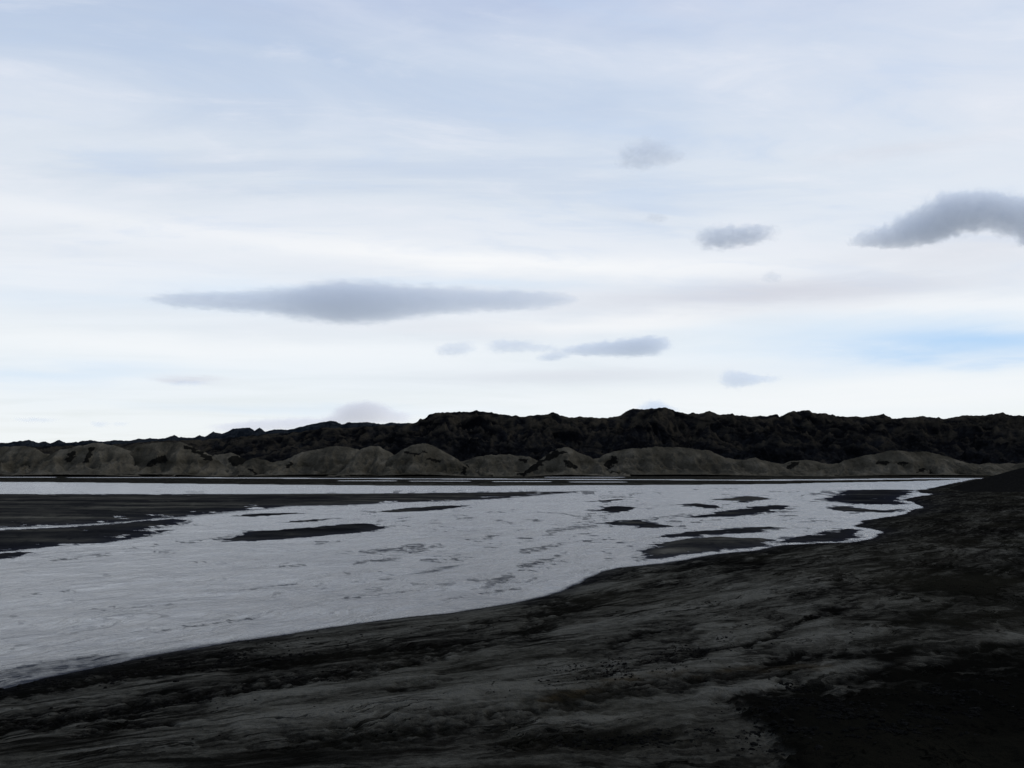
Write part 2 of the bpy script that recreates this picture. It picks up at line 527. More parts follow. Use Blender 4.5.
wob = fbm(Xg / 9, Yg / 16, 4, 5) * np.clip(Yg / 60, 0.25, 3.2) * 0.9
wob2 = fbm(Xg / 2.5, Yg / 5, 3, 9) * np.clip(Yg / 60, 0.15, 2.0) * 0.4
dW = sdf(WATER_POLY, Xg, Yg) + wob * 0.8 + wob2 * 0.6           # >0 in the river
dThin = np.full(Xg.shape, -1e9)
for ln, tw in zip(THIN, (17, 12, 6)):
    pts = [ground(*p) for p in ln]
    dd = tw - line_dist(pts, Xg, Yg) + fbm(Xg / 90, Yg / 60, 3, 21) * 0.8 * tw
    dThin = np.maximum(dThin, dd)
dW2 = np.maximum(dW, dThin)

# ground height: banks rise gently from the waterline, the river bed lies below it
def flow_feats(x, y):
    q = y + 30.0
    return [x, y, x * y / q, y * y / q, x * x / q, x * x * y / q ** 2, x * y * y / q ** 2, y ** 3 / q ** 2]


def flow_grad(x, y, h=0.05):
    a = flow_feats(x + h, y); b = flow_feats(x - h, y); c = flow_feats(x, y + h); d = flow_feats(x, y - h)
    return (np.stack([(p - q) / (2 * h) for p, q in zip(a, b)], -1), np.stack([(p - q) / (2 * h) for p, q in zip(c, d)], -1))


smp = []
for ln, hw, st in BANDS:
    gp = np.array([ground(*p) for p in ln])
    for a_, b_ in zip(gp[:-1], gp[1:]):
        d_ = (b_ - a_) / np.hypot(*(b_ - a_)); m_ = (a_ + b_) / 2
        smp.append((m_[0], m_[1], d_[0], d_[1], 1.0))
for yy in (110, 160, 240, 330, 450):
    for uu in (-0.4, -0.1, 0.2, 0.5):
        smp.append((uu * yy, yy, SX, SY, 0.6))
smp = np.array(smp)
gxs, gys = flow_grad(smp[:, 0], smp[:, 1])
al = gxs * smp[:, 2:3] + gys * smp[:, 3:4]; ac = gxs * smp[:, 3:4] - gys * smp[:, 2:3]
wt = smp[:, 4:5]
A_ = np.concatenate([al * wt * 2, ac * wt * 0.5, 0.02 * np.eye(al.shape[1])])
one = np.ones(len(smp)) * smp[:, 4]
ct = np.linalg.lstsq(A_, np.concatenate([one * 0, one * 0.5, np.zeros(al.shape[1])]), rcond=None)[0]
cs = np.linalg.lstsq(A_, np.concatenate([one * 2, one * 0, np.zeros(al.shape[1])]), rcond=None)[0]
ff = flow_feats(Xg, np.maximum(Yg, 5.0))
FS = sum(c_ * f_ for c_, f_ in zip(cs, ff)); FT = sum(c_ * f_ for c_, f_ in zip(ct, ff))
near = (Yg < 330) & (PX > -600)
ftw = FT + 0.9 * fbm(Xg / 14, Yg / 14, 3, 13)
streak = fbm(FS / 30 + 0.4 * fbm(FS / 60, FT / 20, 2, 3), ftw / 3.4, 4, 11)
streak2 = fbm(FS / 8, ftw / 0.9, 4, 17, 0.6)
bank = np.clip(-dW2, 0, None)
zb = (0.55 * (1 - np.exp(-bank / 9)) + 0.5 * (1 - np.exp(-bank / 60))) * (1 - 0.85 * sst(280, 460, Yg))
rel = sst(0.5, 8, bank)
zb = zb + rel * (0.26 * streak + 0.10 * streak2) * np.clip(1.4 - Yg / 260, 0.3, 1)
bed = -0.55 * (1 - np.exp(-np.clip(dW2, 0, None) / (1.6 + 3.0 * sst(480, 120, PX) * sst(600, 650, PY))))
# submerged ribs of the river bed that just break the surface here and there
ribs = fbm(S_ / 26 + 0.7 * fbm(Xg / 30, Yg / 50, 2, 40), T_ / 6.0, 5, 41, 0.55)
patch = fbm(Xg / 45, Yg / 80, 3, 44)
rib = sst(0.12, 0.50, ribs + 0.45 * patch - 0.03)
shallow = sst(560, 150, np.abs(PX - 540)) * sst(640, 560, PY) * sst(486, 496, PY)
RIBS = [([(455, 519), (472, 518)], 1.6), ([(482, 513), (516, 510)], 1.3), ([(491, 519), (512, 523)], 1.4), ([(523, 520), (543, 521)], 1.6), ([(540, 512), (568, 514), (592, 519)], 1.6),
        ([(548, 532), (570, 528), (594, 526)], 3.6), ([(515, 530), (533, 529)], 1.4), ([(484, 539), (493, 538)], 1.3), ([(415, 552), (442, 545)], 3.2), ([(520, 551), (540, 549), (562, 544)], 3.6), ([(520, 566), (545, 560), (566, 553)], 3.2),
        ([(454, 555), (470, 554)], 2.0), ([(419, 560), (470, 559)], 1.5), ([(512, 571), (524, 571)], 1.8), ([(488, 587), (512, 577)], 4.4), ([(470, 581), (500, 579)], 2.0), ([(51, 561), (109, 554)], 2.4),
        ([(121, 550), (156, 545)], 1.6), ([(176, 543), (200, 541)], 1.8), ([(152, 552), (175, 552)], 1.0), ([(189, 562), (205, 562)], 1.2), ([(278, 567), (304, 565)], 1.8), ([(313, 544), (339, 541)], 1.8),
        ([(360, 553), (422, 546)], 3.6), ([(355, 563), (398, 559)], 3.4), ([(391, 526), (405, 525)], 1.6), ([(194, 525), (215, 525)], 1.6), ([(180, 542), (231, 537)], 2.0), ([(640, 521), (660, 518), (688, 515)], 2.8),
        ([(701, 520), (724, 520)], 1.4), ([(629, 494), (662, 493)], 1.0), ([(601, 551), (611, 553)], 1.6), ([(607, 560), (613, 558)], 1.8), ([(627, 548), (637, 546)], 1.6), ([(600, 497), (640, 496)], 0.8),
        ([(800, 497), (822, 494)], 1.6), ([(770, 492), (800, 491)], 1.0), ([(690, 489), (740, 488)], 0.9), ([(240, 590), (300, 584)], 1.5), ([(90, 610), (170, 604)], 1.4), ([(330, 600), (420, 590)], 1.3),
        ([(150, 632), (260, 618)], 1.6), ([(440, 600), (520, 588)], 1.5), ([(20, 596), (80, 590)], 1.3)]
rx_ = PX + 8 * fbm(PX / 14, PY / 4, 4, 45); ry_ = PY + 5.0 * fbm(PX / 20, PY / 3.0, 5, 46, 0.65)
ribl = np.zeros(Xg.shape)
for ln, hw in RIBS:
    ribl = np.maximum(ribl, np.exp(-(line_dist(ln, rx_, ry_) / (hw * 1.5)) ** 2))
ribl = ribl * np.clip(1.02 + 0.7 * fbm(PX / 9, PY / 1.6, 4, 47, 0.65), 0.2, 1.03)
edge = np.exp(-(line_dist([(-120, 705), (0, 678), (90, 664), (150, 654), (260, 637)], rx_, ry_) / 13) ** 2) * (dW2 > 0) * sst(230, 60, PX)
bed = np.maximum(bed, -0.55 + 0.53 * ribl)
bed = np.maximum(bed, -0.55 + 0.56 * np.clip(edge * 1.5, 0, 1) * np.clip(0.93 + 0.12 * fbm(PX / 20, PY / 8, 4, 48), 0, 0.945))
fn = fbm((PX + 9 * fbm(PX / 40, PY / 12, 3, 49)) / 30, (PY + 0.10 * PX + 4 * fbm(PX / 50, PY / 9, 3, 50)) / (1.6 + 2.2 * sst(490, 580, PY)), 4, 52, 0.55)
fm = sst(-0.06, 0.12, fbm(PX / 80, PY / 16, 4, 54)) * sst(484, 492, PY) * (0.90 + 0.10 * sst(250, 420, PX) * sst(600, 560, PY))
thr = 0.075 + 0.11 * (1 - sst(250, 420, PX) * sst(610, 570, PY))
bed = np.maximum(bed, -0.55 + 0.535 * sst(thr - 0.04, thr + 0.06, fn) * fm * sst(0.5, 3, dW2))
bed = np.maximum(bed, -0.55 + 0.545 * rib * (0.5 + 0.5 * shallow) * sst(0.5, 6, dW2))
Z = np.where(dW2 > 0, bed, zb)

# bands: scarps and wet hollows
tone = 0.52 + 0.42 * streak + 0.30 * streak2
wx = PX + 16 * fbm(PX / 50, PY / 14, 4, 51)
wy = PY + 8 * fbm(PX / 45, PY / 9, 5, 53, 0.6)
darkb = np.zeros(Xg.shape)
fray = fbm(PX / 16, PY / 4.2, 4, 55, 0.65)
for ln, hw, st in BANDS:
    d = line_dist(ln, wx, wy)
    x0_, x1_ = ln[0][0], ln[-1][0]
    end = sst(-0.02, 0.16, (wx - x0_) / (x1_ - x0_)) * sst(1.02, 0.80, (wx - x0_) / (x1_ - x0_))
    hw_ = hw * (0.35 + 0.9 * end) * np.clip(1 + 0.9 * fbm(PX / 38 + hw * 3, PY / 30 + x0_, 3, 57), 0.3, 1.9)
    f = st * (1 - sst(0.0, 1.7, d / hw_)) * (0.35 + 0.65 * end)
    darkb = np.maximum(darkb, f * np.clip(0.78 + 1.7 * fray, 0.05, 1.3))
lightb = np.zeros(Xg.shape)
for ln, hw in LIGHT:
    d = line_dist(ln, wx, wy)
    lightb = np.maximum(lightb, np.exp(-(d / hw) ** 2))
onland = dW2 < 0
blk = sst(-16, 20, sdf(BLACK, wx + 30 * fbm(PX / 24, PY / 12, 4, 59), wy) + 22 * fray)
tone = tone + 0.27 * lightb - 0.62 * darkb - 1.0 * blk
tone = tone - 0.14 * sst(560, 960, PX) * sst(640, 560, PY) - 0.10 * sst(760, 1000, PX)
tone = np.where(Yg > 480, 0.34 + 0.25 * streak, tone)
Z = Z - np.where(onland, 0.16 * darkb * np.clip(1.5 - Yg / 120, 0.2, 1), 0)
Z = Z + np.where(onland, 0.06 * lightb, 0)
Z = Z + np.where(onland, blk * (0.25 + 0.22 * fbm(Xg / 1.1, Yg / 1.6, 4, 61)), 0)
Z = np.where(onland & (Yg < 400), np.maximum(Z, 0.05 * np.clip(bank / 1.5, 0, 1) - 0.002), Z)
Z = Z + 6.0 * sst(19, 2, Yg)
Z = np.where(Yg > 1000, np.maximum(Z, 0.4), Z)
wet = np.where(onland, np.exp(-bank / np.clip(Yg * 0.016, 0.5, 4)), 1.0) * sst(700, 380, Yg)
och = np.exp(-(line_dist([(540, 722), (612, 702), (662, 693), (760, 686), (830, 684)], wx, wy) / 4) ** 2) * (0.4 + fbm(PX / 30, PY / 6, 2, 71))
och = np.clip(och, 0, 1)

ATT = {'tone': tone, 'wet': wet, 'ochre': och, 'along': FS, 'across': FT}
co = np.stack([Xg, Yg, Z], -1).reshape(-1, 3)
g = mesh_object('ground', co, FA, M_MUD, {k: v.ravel() for k, v in ATT.items()})
tag(g, 'dark grey volcanic mud flat with streaks running along the near river bank', 'mud flat', kind='structure')

# ------------------------------------------------------------------ sandbars
top = Z.copy()
barnear = np.zeros(Xg.shape)
for name, label, poly, hgt, tn in BARS:
    gp = [ground(*p) for p in poly]
    xs = [p[0] for p in gp]; ys = [p[1] for p in gp]
    pad = 0.05 + 22 * (sum(ys) / len(ys)) / F
    box = (Xg > min(xs) - pad) & (Xg < max(xs) + pad) & (Yg > min(ys) - 2 * pad) & (Yg < max(ys) + 2 * pad)
    rows = np.where(box.any(1))[0]; cols = np.where(box.any(0))[0]
    sl = (slice(rows[0], rows[-1] + 1), slice(cols[0], cols[-1] + 1))
    xb, yb = Xg[sl], Yg[sl]
    size = math.sqrt((max(xs) - min(xs)) * (max(ys) - min(ys)))
    amp = min(1.3, 0.05 * size)
    pxb, pyb = PX[sl], PY[sl]
    ppm = yb / F
    d = sdf(gp, xb, yb) + amp * 1.1 * fbm(xb / 5, yb / 11, 4, 81) + 9.0 * ppm * fbm(pxb / 16, pyb / 1.7, 5, 83, 0.65) * np.clip(size / 12, 0.3, 1)
    L = max(1.0, 0.10 * size)
    zz = np.where(d > 0, hgt * (1 - np.exp(-d / L)), -0.5 * (1 - np.exp(d / (0.4 * L))))
    zz = zz + np.where(d > 0, 0.10 * hgt * fbm(xb / 3, yb / 6, 4, 85) * (1 - np.exp(-d / L)), 0)
    zz = zz - 1.15 * hgt * sst(0.10, 0.5, fbm(pxb / 34, pyb / 1.9, 4, 89, 0.6)) * (1 if size < 90 else 0.45) * sst(-2, 2, d)
    nr, nc = xb.shape
    fa = grid_faces(nr, nc)
    keep = (zz.ravel()[fa] > -0.16).any(1)
    w_ = np.clip(np.exp(-np.clip(d, 0, None) / min(L * 0.45, 4.0)), 0, 1)
    t_ = tn + (0.6 * fbm(xb / 40, yb / 16, 5, 87, 0.6) + 0.25 * fbm(xb / 6, yb / 9, 3, 88)) * sst(0, 3, d)
    o = sub_mesh(name, xb, yb, zz, keep, fa, M_BAR, {'tone': t_, 'wet': w_})
    tag(o, label, 'sandbar', 'sandbars in the braided river', 'structure')
    top[sl] = np.maximum(top[sl], zz)
    barnear[sl] = np.maximum(barnear[sl], np.exp(-(np.clip(-d, 0, None) / (9 * ppm)) ** 2))

# ------------------------------------------------------------------ water
wz = 0.012 * fbm(S_ / 3.0, T_ / 1.2, 3, 91) * (Yg < 160)
halo = np.minimum(-0.55 + 0.56 * sst(-0.04, 0.05, fn) * sst(0.10, 0.5, barnear), -0.01)
top = np.where(dW2 > 0, np.maximum(top, halo), top)
depth = -top
kw = (depth.ravel()[FA] > -0.08).any(1) & (dW2.ravel()[FA] > -12).any(1) & (Yg.ravel()[FA] < 1000).all(1)
o = sub_mesh('river_water', Xg, Yg, wz, kw, FA, M_WATER, {'depth': np.clip(depth, -0.1, 1)})
tag(o, 'silver grey braided glacial river spreading over the black plain', 'river', kind='structure')

# ------------------------------------------------------------------ rubble on the near mud
def rubble(name, label, areas, mat, seed):
    r = np.random.default_rng(seed)
    import bmesh
    bm = bmesh.new(); bmesh.ops.create_icosphere(bm, subdivisions=1, radius=1)
    bv = np.array([v.co[:] for v in bm.verts]); bf = np.array([[v.index for v in f.verts] for f in bm.faces]); bm.free()
    V = []; Fc = []; n = 0
    iy = yr[::-1]
    for line, hw, count, lo, hi in areas:
        P = np.array(line, float)
        for k in range(int(count * 4)):
            i = r.integers(len(P) - 1); t = r.random()
            q = P[i] * (1 - t) + P[i + 1] * t + np.array([r.normal() * hw * 1.2, r.normal() * hw * 0.55])
            x, y = ground(q[0], min(q[1], 790))
            if y > 330 or y < 18: continue
            ri = np.abs(yr - y).argmin(); ci = np.abs(ucol - x / (y + Y0)).argmin()
            if dW2[ri, ci] > -0.2: continue
            if pn(np.array([x / 1.1]), np.array([y / 1.6]), 33)[0] < 0.55 * r.random() - 0.2: continue
            z = Z[ri, ci]
            s = 0.62 * (lo + (hi - lo) * r.random() ** 3.0)
            sc = s * np.array([0.7 + 0.7 * r.random(), 0.7 + 0.7 * r.random(), 0.45 + 0.4 * r.random()])
            a = r.random() * 6.28
            o3 = r.random(3) * 50
            nz = pn(bv[:, 0] * 1.7 + o3[0], bv[:, 1] * 1.7 + bv[:, 2] * 1.3 + o3[1], 3) * 0.38 + pn(bv[:, 0] * 3.9 + o3[1], bv[:, 2] * 3.9 + bv[:, 1] * 2 + o3[2], 5) * 0.2
            w = bv * (1 + nz)[:, None] * sc
            w = np.stack([w[:, 0] * math.cos(a) - w[:, 1] * math.sin(a), w[:, 0] * math.sin(a) + w[:, 1] * math.cos(a), w[:, 2]], -1)
            V.append(w + np.array([x, y, z + sc[2] * 0.08])); Fc.append(bf + n); n += len(bv)
    o = mesh_object(name, np.concatenate(V), np.concatenate(Fc), mat, smooth=False)
    return tag(o, label, 'rubble', kind='stuff')


rubble('scoria_rubble', 'loose black scoria rubble strewn along the dark bands of the near mud',
       [([(560, 698), (620, 686), (680, 672), (722, 658)], 13, 420, 0.025, 0.11),
        ([(0, 694), (100, 681), (220, 664), (290, 655)], 12, 520, 0.03, 0.15),
        ([(0, 738), (125, 722), (225, 704), (375, 680)], 8, 300, 0.03, 0.12),
        ([(740, 735), (850, 735), (1024, 705)], 12, 520, 0.03, 0.16),
        ([(760, 765), (880, 755), (1024, 740)], 20, 700, 0.03, 0.17),
        ([(500, 768), (640, 765), (740, 752)], 8, 220, 0.03, 0.11),
        ([(780, 712), (840, 714)], 10, 90, 0.03, 0.15),
        ([(300, 650), (420, 640), (500, 628)], 14, 60, 0.03, 0.11),
        ([(650, 640), (800, 640), (1000, 620)], 40, 90, 0.03, 0.12),
        ([(100, 740), (400, 720), (700, 650)], 40, 120, 0.02, 0.07)], M_SCORIA, 5)

# ------------------------------------------------------------------ dunes (each a mound of its own)
# crest: silhouette points; Yc: distance of the crest
DUNES = [
    ('grey sand dune at the left frame edge, smooth and low', [(-60, 452), (-30, 447), (0, 446.5), (25, 445.5), (40, 449), (52, 456), (62, 470), (66, 477)], 895, []),
    ('broad sand dune near the left edge with two dark scars down its front',
     [(22, 477), (34, 462), (48, 455), (60, 449.5), (72, 446.5), (85, 445), (100, 443), (115, 445.5), (132, 452), (150, 462), (168, 472), (180, 477)], 880,
     [([(72, 454), (68, 460)], 4.5), ([(92, 449), (89, 454), (86, 460)], 4.5), ([(36, 456), (32, 464), (28, 472)], 3)]),
    ('wide sand dune left of centre, flat crested, dark tuft on its middle',
     [(105, 477), (112, 458), (125, 448), (140, 444), (160, 442.3), (180, 441.5), (192, 446), (205, 453), (218, 461), (230, 470), (238, 477)], 890,
     [([(150, 464), (158, 460), (164, 459)], 5), ([(186, 447), (200, 453), (211, 459)], 3.2), ([(122, 468), (126, 463)], 3)]),
    ('small pale dune with a dark hollow at its right side', [(196, 477), (205, 462), (214, 454), (226, 452), (236, 455), (250, 462), (262, 470), (268, 477)], 905,
     [([(234, 461), (246, 461), (250, 465)], 7)]),
    ('low rubbly dune between the dark hollow and a larger mound', [(236, 477), (246, 461), (254, 457), (264, 459), (276, 464), (290, 471), (296, 477)], 882,
     [([(250, 470), (256, 474)], 2)]),
    ('long even dune under the start of the dark ridge', [(262, 477), (276, 464), (290, 457), (300, 452.5), (320, 448), (338, 446), (350, 447), (362, 452), (376, 462), (392, 477)], 900,
     [([(288, 466), (292, 464)], 3)]),
    ('pointed dune with a shaded brown front, left of the tall mound', [(346, 477), (352, 458), (360, 450), (370, 446), (378, 446.5), (388, 451), (402, 461), (418, 477)], 878, []),
    ('tall conical dune, highest mound left of the picture centre',
     [(366, 477), (384, 462), (398, 452), (410, 446), (422, 443.5), (432, 446), (442, 451), (454, 457), (466, 466), (476, 477)], 870,
     [([(405, 452), (414, 455), (426, 452)], 1.5), ([(428, 460), (440, 461)], 1.4), ([(462, 468), (466, 473)], 3)]),
    ('flat topped dune filling the gap near the picture centre', [(452, 477), (462, 464), (474, 458), (486, 455.5), (502, 454), (518, 456), (530, 457.5), (546, 465), (556, 477)], 905,
     [([(466, 466), (470, 474)], 2.5), ([(520, 459), (526, 461)], 2.5)]),
    ('dune at the picture centre with a long black slope on its left flank',
     [(510, 477), (522, 472), (536, 463), (548, 454), (558, 448), (566, 447), (574, 450), (586, 455), (600, 462), (612, 477)], 868,
     [([(522, 474), (536, 466), (548, 458), (556, 453)], 4.2), ([(556, 453), (568, 452)], 2), ([(566, 462), (574, 467)], 3.5)]),
    ('largest sand dune, long domed back right of centre with a black cave like patch at its left foot',
     [(584, 477), (592, 466), (602, 456), (616, 450.5), (636, 447.5), (658, 446.5), (684, 447.5), (706, 451), (724, 457), (744, 465), (762, 472), (776, 477)], 890,
     [([(596, 474), (604, 468), (613, 461)], 6), ([(612, 473), (618, 473)], 3)]),
    ('dune of diagonal grey folds just right of the largest dune', [(716, 477), (726, 466), (740, 460), (756, 457.5), (766, 461), (780, 466), (796, 472), (806, 477)], 872, []),
    ('knobbly low dune with small dark notches', [(768, 477), (776, 466), (790, 462), (804, 459.5), (818, 461.5), (834, 466), (846, 472), (852, 477)], 884,
     [([(790, 467), (796, 463)], 3.5), ([(834, 468), (840, 472)], 3.5)]),
    ('wide right hand dune with dark shrubby spots along its foot',
     [(820, 477), (834, 466), (848, 460), (866, 455.5), (886, 452), (896, 450.5), (914, 452), (936, 453), (952, 457), (966, 463), (980, 470), (990, 477)], 876,
     [([(920, 471), (924, 469)], 2.6), ([(929, 472), (931, 470)], 2.2), ([(880, 463), (886, 463)], 3), ([(900, 464), (908, 463)], 2)]),
    ('small dune showing just above the black slope at right', [(954, 477), (966, 466), (980, 463.5), (992, 463.5), (1002, 467), (1012, 477)], 892,
     [([(974, 472), (980, 471)], 3)]),
    ('last sand dune at the right frame edge, mostly hidden by the black slope', [(994, 477), (1006, 468), (1022, 463), (1044, 460), (1070, 466), (1100, 477)], 900, []),
]
for i, (label, crest, Yc, darks) in enumerate(DUNES):
    Yc = Yc + 65
    crest = [(crest[0][0] - 16, 477.5), (crest[0][0] - 2, min(crest[0][1], 473))] + crest[1:-1] + [(crest[-1][0] + 2, min(crest[-1][1], 473)), (crest[-1][0] + 16, 477.5)]
    P = np.array([at(px, py, Yc) for px, py in crest])
    xs = np.linspace(P[0, 0], P[-1, 0], max(60, int((P[-1, 0] - P[0, 0]) / 0.8)))
    top_z = np.interp(xs, P[:, 0], np.clip(P[:, 2], 0, None))
    k = np.array([1, 2, 1.0]); k /= k.sum()
    pz = np.pad(top_z, 4, mode='edge'); top_z = np.convolve(pz, k, 'same')[4:-4]
    top_z = top_z + 3.6 * fbm(xs / 24, xs * 0 + i, 5, 91, 0.6) * sst(0, 6, top_z)
    hmax = top_z.max()
    front, back = 1.9 * hmax, 2.6 * hmax
    vs = np.concatenate([np.linspace(-1, 0, 60), np.linspace(0.03, 1, 30)])
    X2, V2 = np.meshgrid(xs, vs)
    Ycent = Yc + 9 * pn(X2 / 45, X2 * 0 + i, 3)
    Y2 = Ycent + np.where(V2 < 0, V2 * front, V2 * back)
    a = np.abs(V2)
    gfun = 1 - np.sqrt(a * a + 0.004) * 1.0 + 0.063
    gfun = np.clip(gfun, 0, 1) * (1 - 0.25 * np.sin(np.pi * np.clip(a, 0, 1)) * 0.6)
    z0 = top_z[None, :] * gfun
    # gullies running down the face
    flank = sst(0.05, 0.4, a) * sst(1.0, 0.75, a)
    lean = 26 * pn(X2 * 0 + i * 3.7, a * 1.2, 5)
    gul = 0.7 * ridged((X2 + lean * a) / 30, a * 0.9 + i, 3, 100 + i) + 0.3 * ridged((X2 - 1.6 * lean * a) / 17, a * 1.1 + i, 3, 110 + i)
    z0 = z0 + flank * (gul - 0.6) * 0.5 * hmax
    z0 = z0 + flank * fbm(X2 / 11, Y2 / 10, 4, 130 + i) * 0.11 * hmax
    z0 = z0 + 0.35 * fbm(X2 / 4, Y2 / 6, 3, 150 + i) * (gfun > 0.05)
    z0 = np.maximum(z0, np.where(a > 0.985, -0.8, -0.3))
    qx, qy = to_px(X2, Y2, z0)
    qx = qx + 7.0 * fbm(qx / 8, qy / 5, 4, 160 + i, 0.65); qy = qy + 5.0 * fbm(qx / 7, qy / 4, 4, 161 + i, 0.65)
    dk = np.zeros(X2.shape)
    for ln, hw in darks:
        dk = np.maximum(dk, np.where(V2 < 0.1, 1 - sst(0.1, 1.5, line_dist(ln, qx, qy) / (hw * 0.85)), 0))
    dk = np.maximum(dk, 0.5 * sst(0.28, 0.6, fbm(X2 / 16, Y2 / 20, 4, 170 + i)))
    tn = 0.52 + 0.07 * math.sin(i * 2.4) + 0.45 * (gul - 0.6) + 0.45 * fbm(X2 / 40, z0 / 9, 3, 180 + i)
    cx, cy = float(xs.mean()), float(Yc)
    co = np.stack([X2 - cx, Y2 - cy, z0], -1).reshape(-1, 3)
    o = mesh_object('sand_dune', co, grid_faces(*X2.shape), M_DUNE, {'dark': dk.ravel(), 'tone': tn.ravel()}, loc=(cx, cy, 0))
    tag(o, label, 'sand dune', 'sand dunes along the foot of the lava ridge', 'structure')

AP = [(-420, 456), (-100, 455), (0, 453), (55, 455), (110, 453), (210, 458), (240, 463), (265, 464), (300, 457), (350, 453), (392, 456), (455, 461.5), (490, 459), (545, 463), (600, 458), (700, 455), (770, 463), (830, 464.5), (900, 456), (970, 464), (1040, 464), (1300, 458)]
P = np.array([at(px, py, 1025) for px, py in AP])
xs = np.arange(P[0, 0], P[-1, 0], 2.0)
tz = np.interp(xs, P[:, 0], P[:, 2]) + 2.6 * fbm(xs / 22, xs * 0, 4, 190)
vs = np.linspace(-1, 1, 50)
X2, V2 = np.meshgrid(xs, vs)
Y2 = 1025 + V2 * 60
z0 = tz[None, :] * (1 - np.abs(V2) ** 1.3) + 1.6 * fbm(X2 / 14, Y2 / 14, 4, 191) * (1 - V2 ** 2) - 0.5 * V2 ** 2
o = mesh_object('sand_apron', np.stack([X2, Y2, z0], -1).reshape(-1, 3), grid_faces(*X2.shape), M_DUNE,
                {'dark': (0.5 * sst(0.3, 0.6, fbm(X2 / 20, Y2 / 20, 4, 192))).ravel(), 'tone': (0.45 + 0.3 * fbm(X2 / 20, Y2 / 20, 3, 193)).ravel()})
tag(o, 'low continuous bank of grey sand filling the gaps between the dunes', 'sand bank', kind='structure')

# ------------------------------------------------------------------ lava hills
CREST = [(-420, 452), (-300, 444), (-200, 447), (-110, 441), (-40, 444), (0, 443), (15, 442), (28, 440), (38, 443), (45, 441.5), (50, 443), (58, 440), (65, 443), (80, 442), (85, 441),
         (95, 440.5), (105, 442), (115, 440), (125, 441), (150, 438.5), (165, 438.5), (173, 435), (178, 437.5), (195, 438), (200, 435),
         (205, 437), (213, 432), (222, 434), (232, 429), (248, 427.5), (253, 431), (259, 428), (265, 431.5), (278, 429.5), (290, 430),
         (305, 426), (318, 423), (328, 421), (335, 421.5), (341, 424.5), (352, 422.5), (370, 422.5), (380, 424.5), (390, 423), (414, 423.3), (440, 427), (480, 434), (560, 440)]
MAIN = [(-420, 456), (-250, 450), (-100, 451), (0, 448), (60, 446), (120, 444), (160, 441), (200, 440), (240, 437), (270, 434), (300, 432), (330, 428), (350, 428), (380, 426), (404, 425), (414, 423), (425, 418.4), (429, 414.5),
        (441, 412.6), (457, 412), (470, 412), (476, 410.4), (488, 412.6), (505, 414.5), (519, 417.3), (533, 415.5), (547, 414.5), (553, 411.6), (560, 415.3),
        (568, 417.3), (584, 417.3), (609, 418), (621, 416), (627, 411.6), (635, 408.7), (644, 409.6), (666, 407.5), (676, 411.4), (687, 414),
        (703, 413), (709, 411.2), (719, 415), (727, 414), (741, 416), (757, 416.5), (771, 415.7), (780, 414.8), (782, 417), (792, 412.2), (803, 411),
        (810, 410.6), (817, 413), (836, 414.3), (839, 416.5), (849, 416.6), (865, 417), (879, 415.3), (884, 413.6), (888, 415.3), (893, 419), (906, 418),
        (920, 416.5), (934, 417.3), (944, 419), (964, 415.6), (982, 415.6), (995, 414.4), (1002, 412.4), (1010, 415.3), (1024, 416), (1080, 410), (1150, 416),
        (1250, 408), (1350, 418), (1500, 426)]


def ridge(name, label, crest, Yf, Yc, Yb, mat, seed, jag, step=1.0):
    px = np.arange(crest[0][0], crest[-1][0] + step, step)
    cr = np.interp(px, [c[0] for c in crest], [c[1] for c in crest])
    cr = cr + jag * fbm(px / 9, px * 0 + seed, 4, seed) - 1.5 * jag * np.clip(pn(px / 8.0, px * 0, seed + 1) - 0.25, 0, 1) + 0.25 * jag * pn(px / 2.3, px * 0, seed + 2)
    u = (px - 512) / F
    ec = (HORIZON - cr) / F                                   # tangent of the crest's elevation
    vs = np.concatenate([np.linspace(0, 1, 110), np.linspace(1.02, 2, 30)])
    U, V = np.meshgrid(u, vs)
    E = np.repeat(ec[None, :], len(vs), 0)
    Yy = np.where(V <= 1, Yf + (Yc - Yf) * V, Yc + (Yb - Yc) * (V - 1))
    Xx = U * Yy
    Yy = Yy + 30 * fbm(Xx / 120, Yy / 120, 3, seed + 3) * sst(0, 0.2, V) * sst(2, 1.6, V)
    r1 = ridged(Xx / 90, Yy / 140, 5, seed + 5)
    r2 = ridged(Xx / 26, Yy / 40, 4, seed + 7)
    up = V ** 0.85
    e_front = E * np.clip(up + (r1 - 0.62) * 0.42 * sst(0, 0.2, V) * sst(1.0, 0.8, V) + (r2 - 0.62) * 0.20 * sst(1.0, 0.85, V), -0.2, 0.985 + 0.02 * sst(0.95, 1, V))
    zf = CAM_H * sst(0, 0.15, V) + Yy * e_front
    zc = CAM_H + Yc * E
    zb_ = zc * (1 - sst(1, 2, V)) * (0.9 + 0.1 * r1) - 3 * sst(1.9, 2, V)
    Zz = np.where(V <= 1, zf, np.minimum(zb_, zc * 0.99 + 0 * V))
    Zz = np.where(V == 0, -2, Zz)
    tn = 0.5 + 0.5 * (r2 - 0.5) + 0.35 * (up - 0.5)
    cx, cy = float(Xx.mean()), float(Yc)
    co = np.stack([Xx - cx, Yy - cy, Zz], -1).reshape(-1, 3)
    o = mesh_object(name, co, grid_faces(*Xx.shape), mat, {'tone': tn.ravel()}, loc=(cx, cy, 0))
    return tag(o, label, 'lava hills', kind='structure')


ridge('far_hills', 'jagged lava hills tinted haze blue on the far left skyline behind the black ridge', CREST, 1700, 2300, 2900, M_FAR, 301, 1.2)
ridge('lava_hills', 'long rugged black lava ridge stretching behind the sand dunes to the right edge', MAIN, 1040, 1380, 1700, M_LAVA, 401, 1.5)

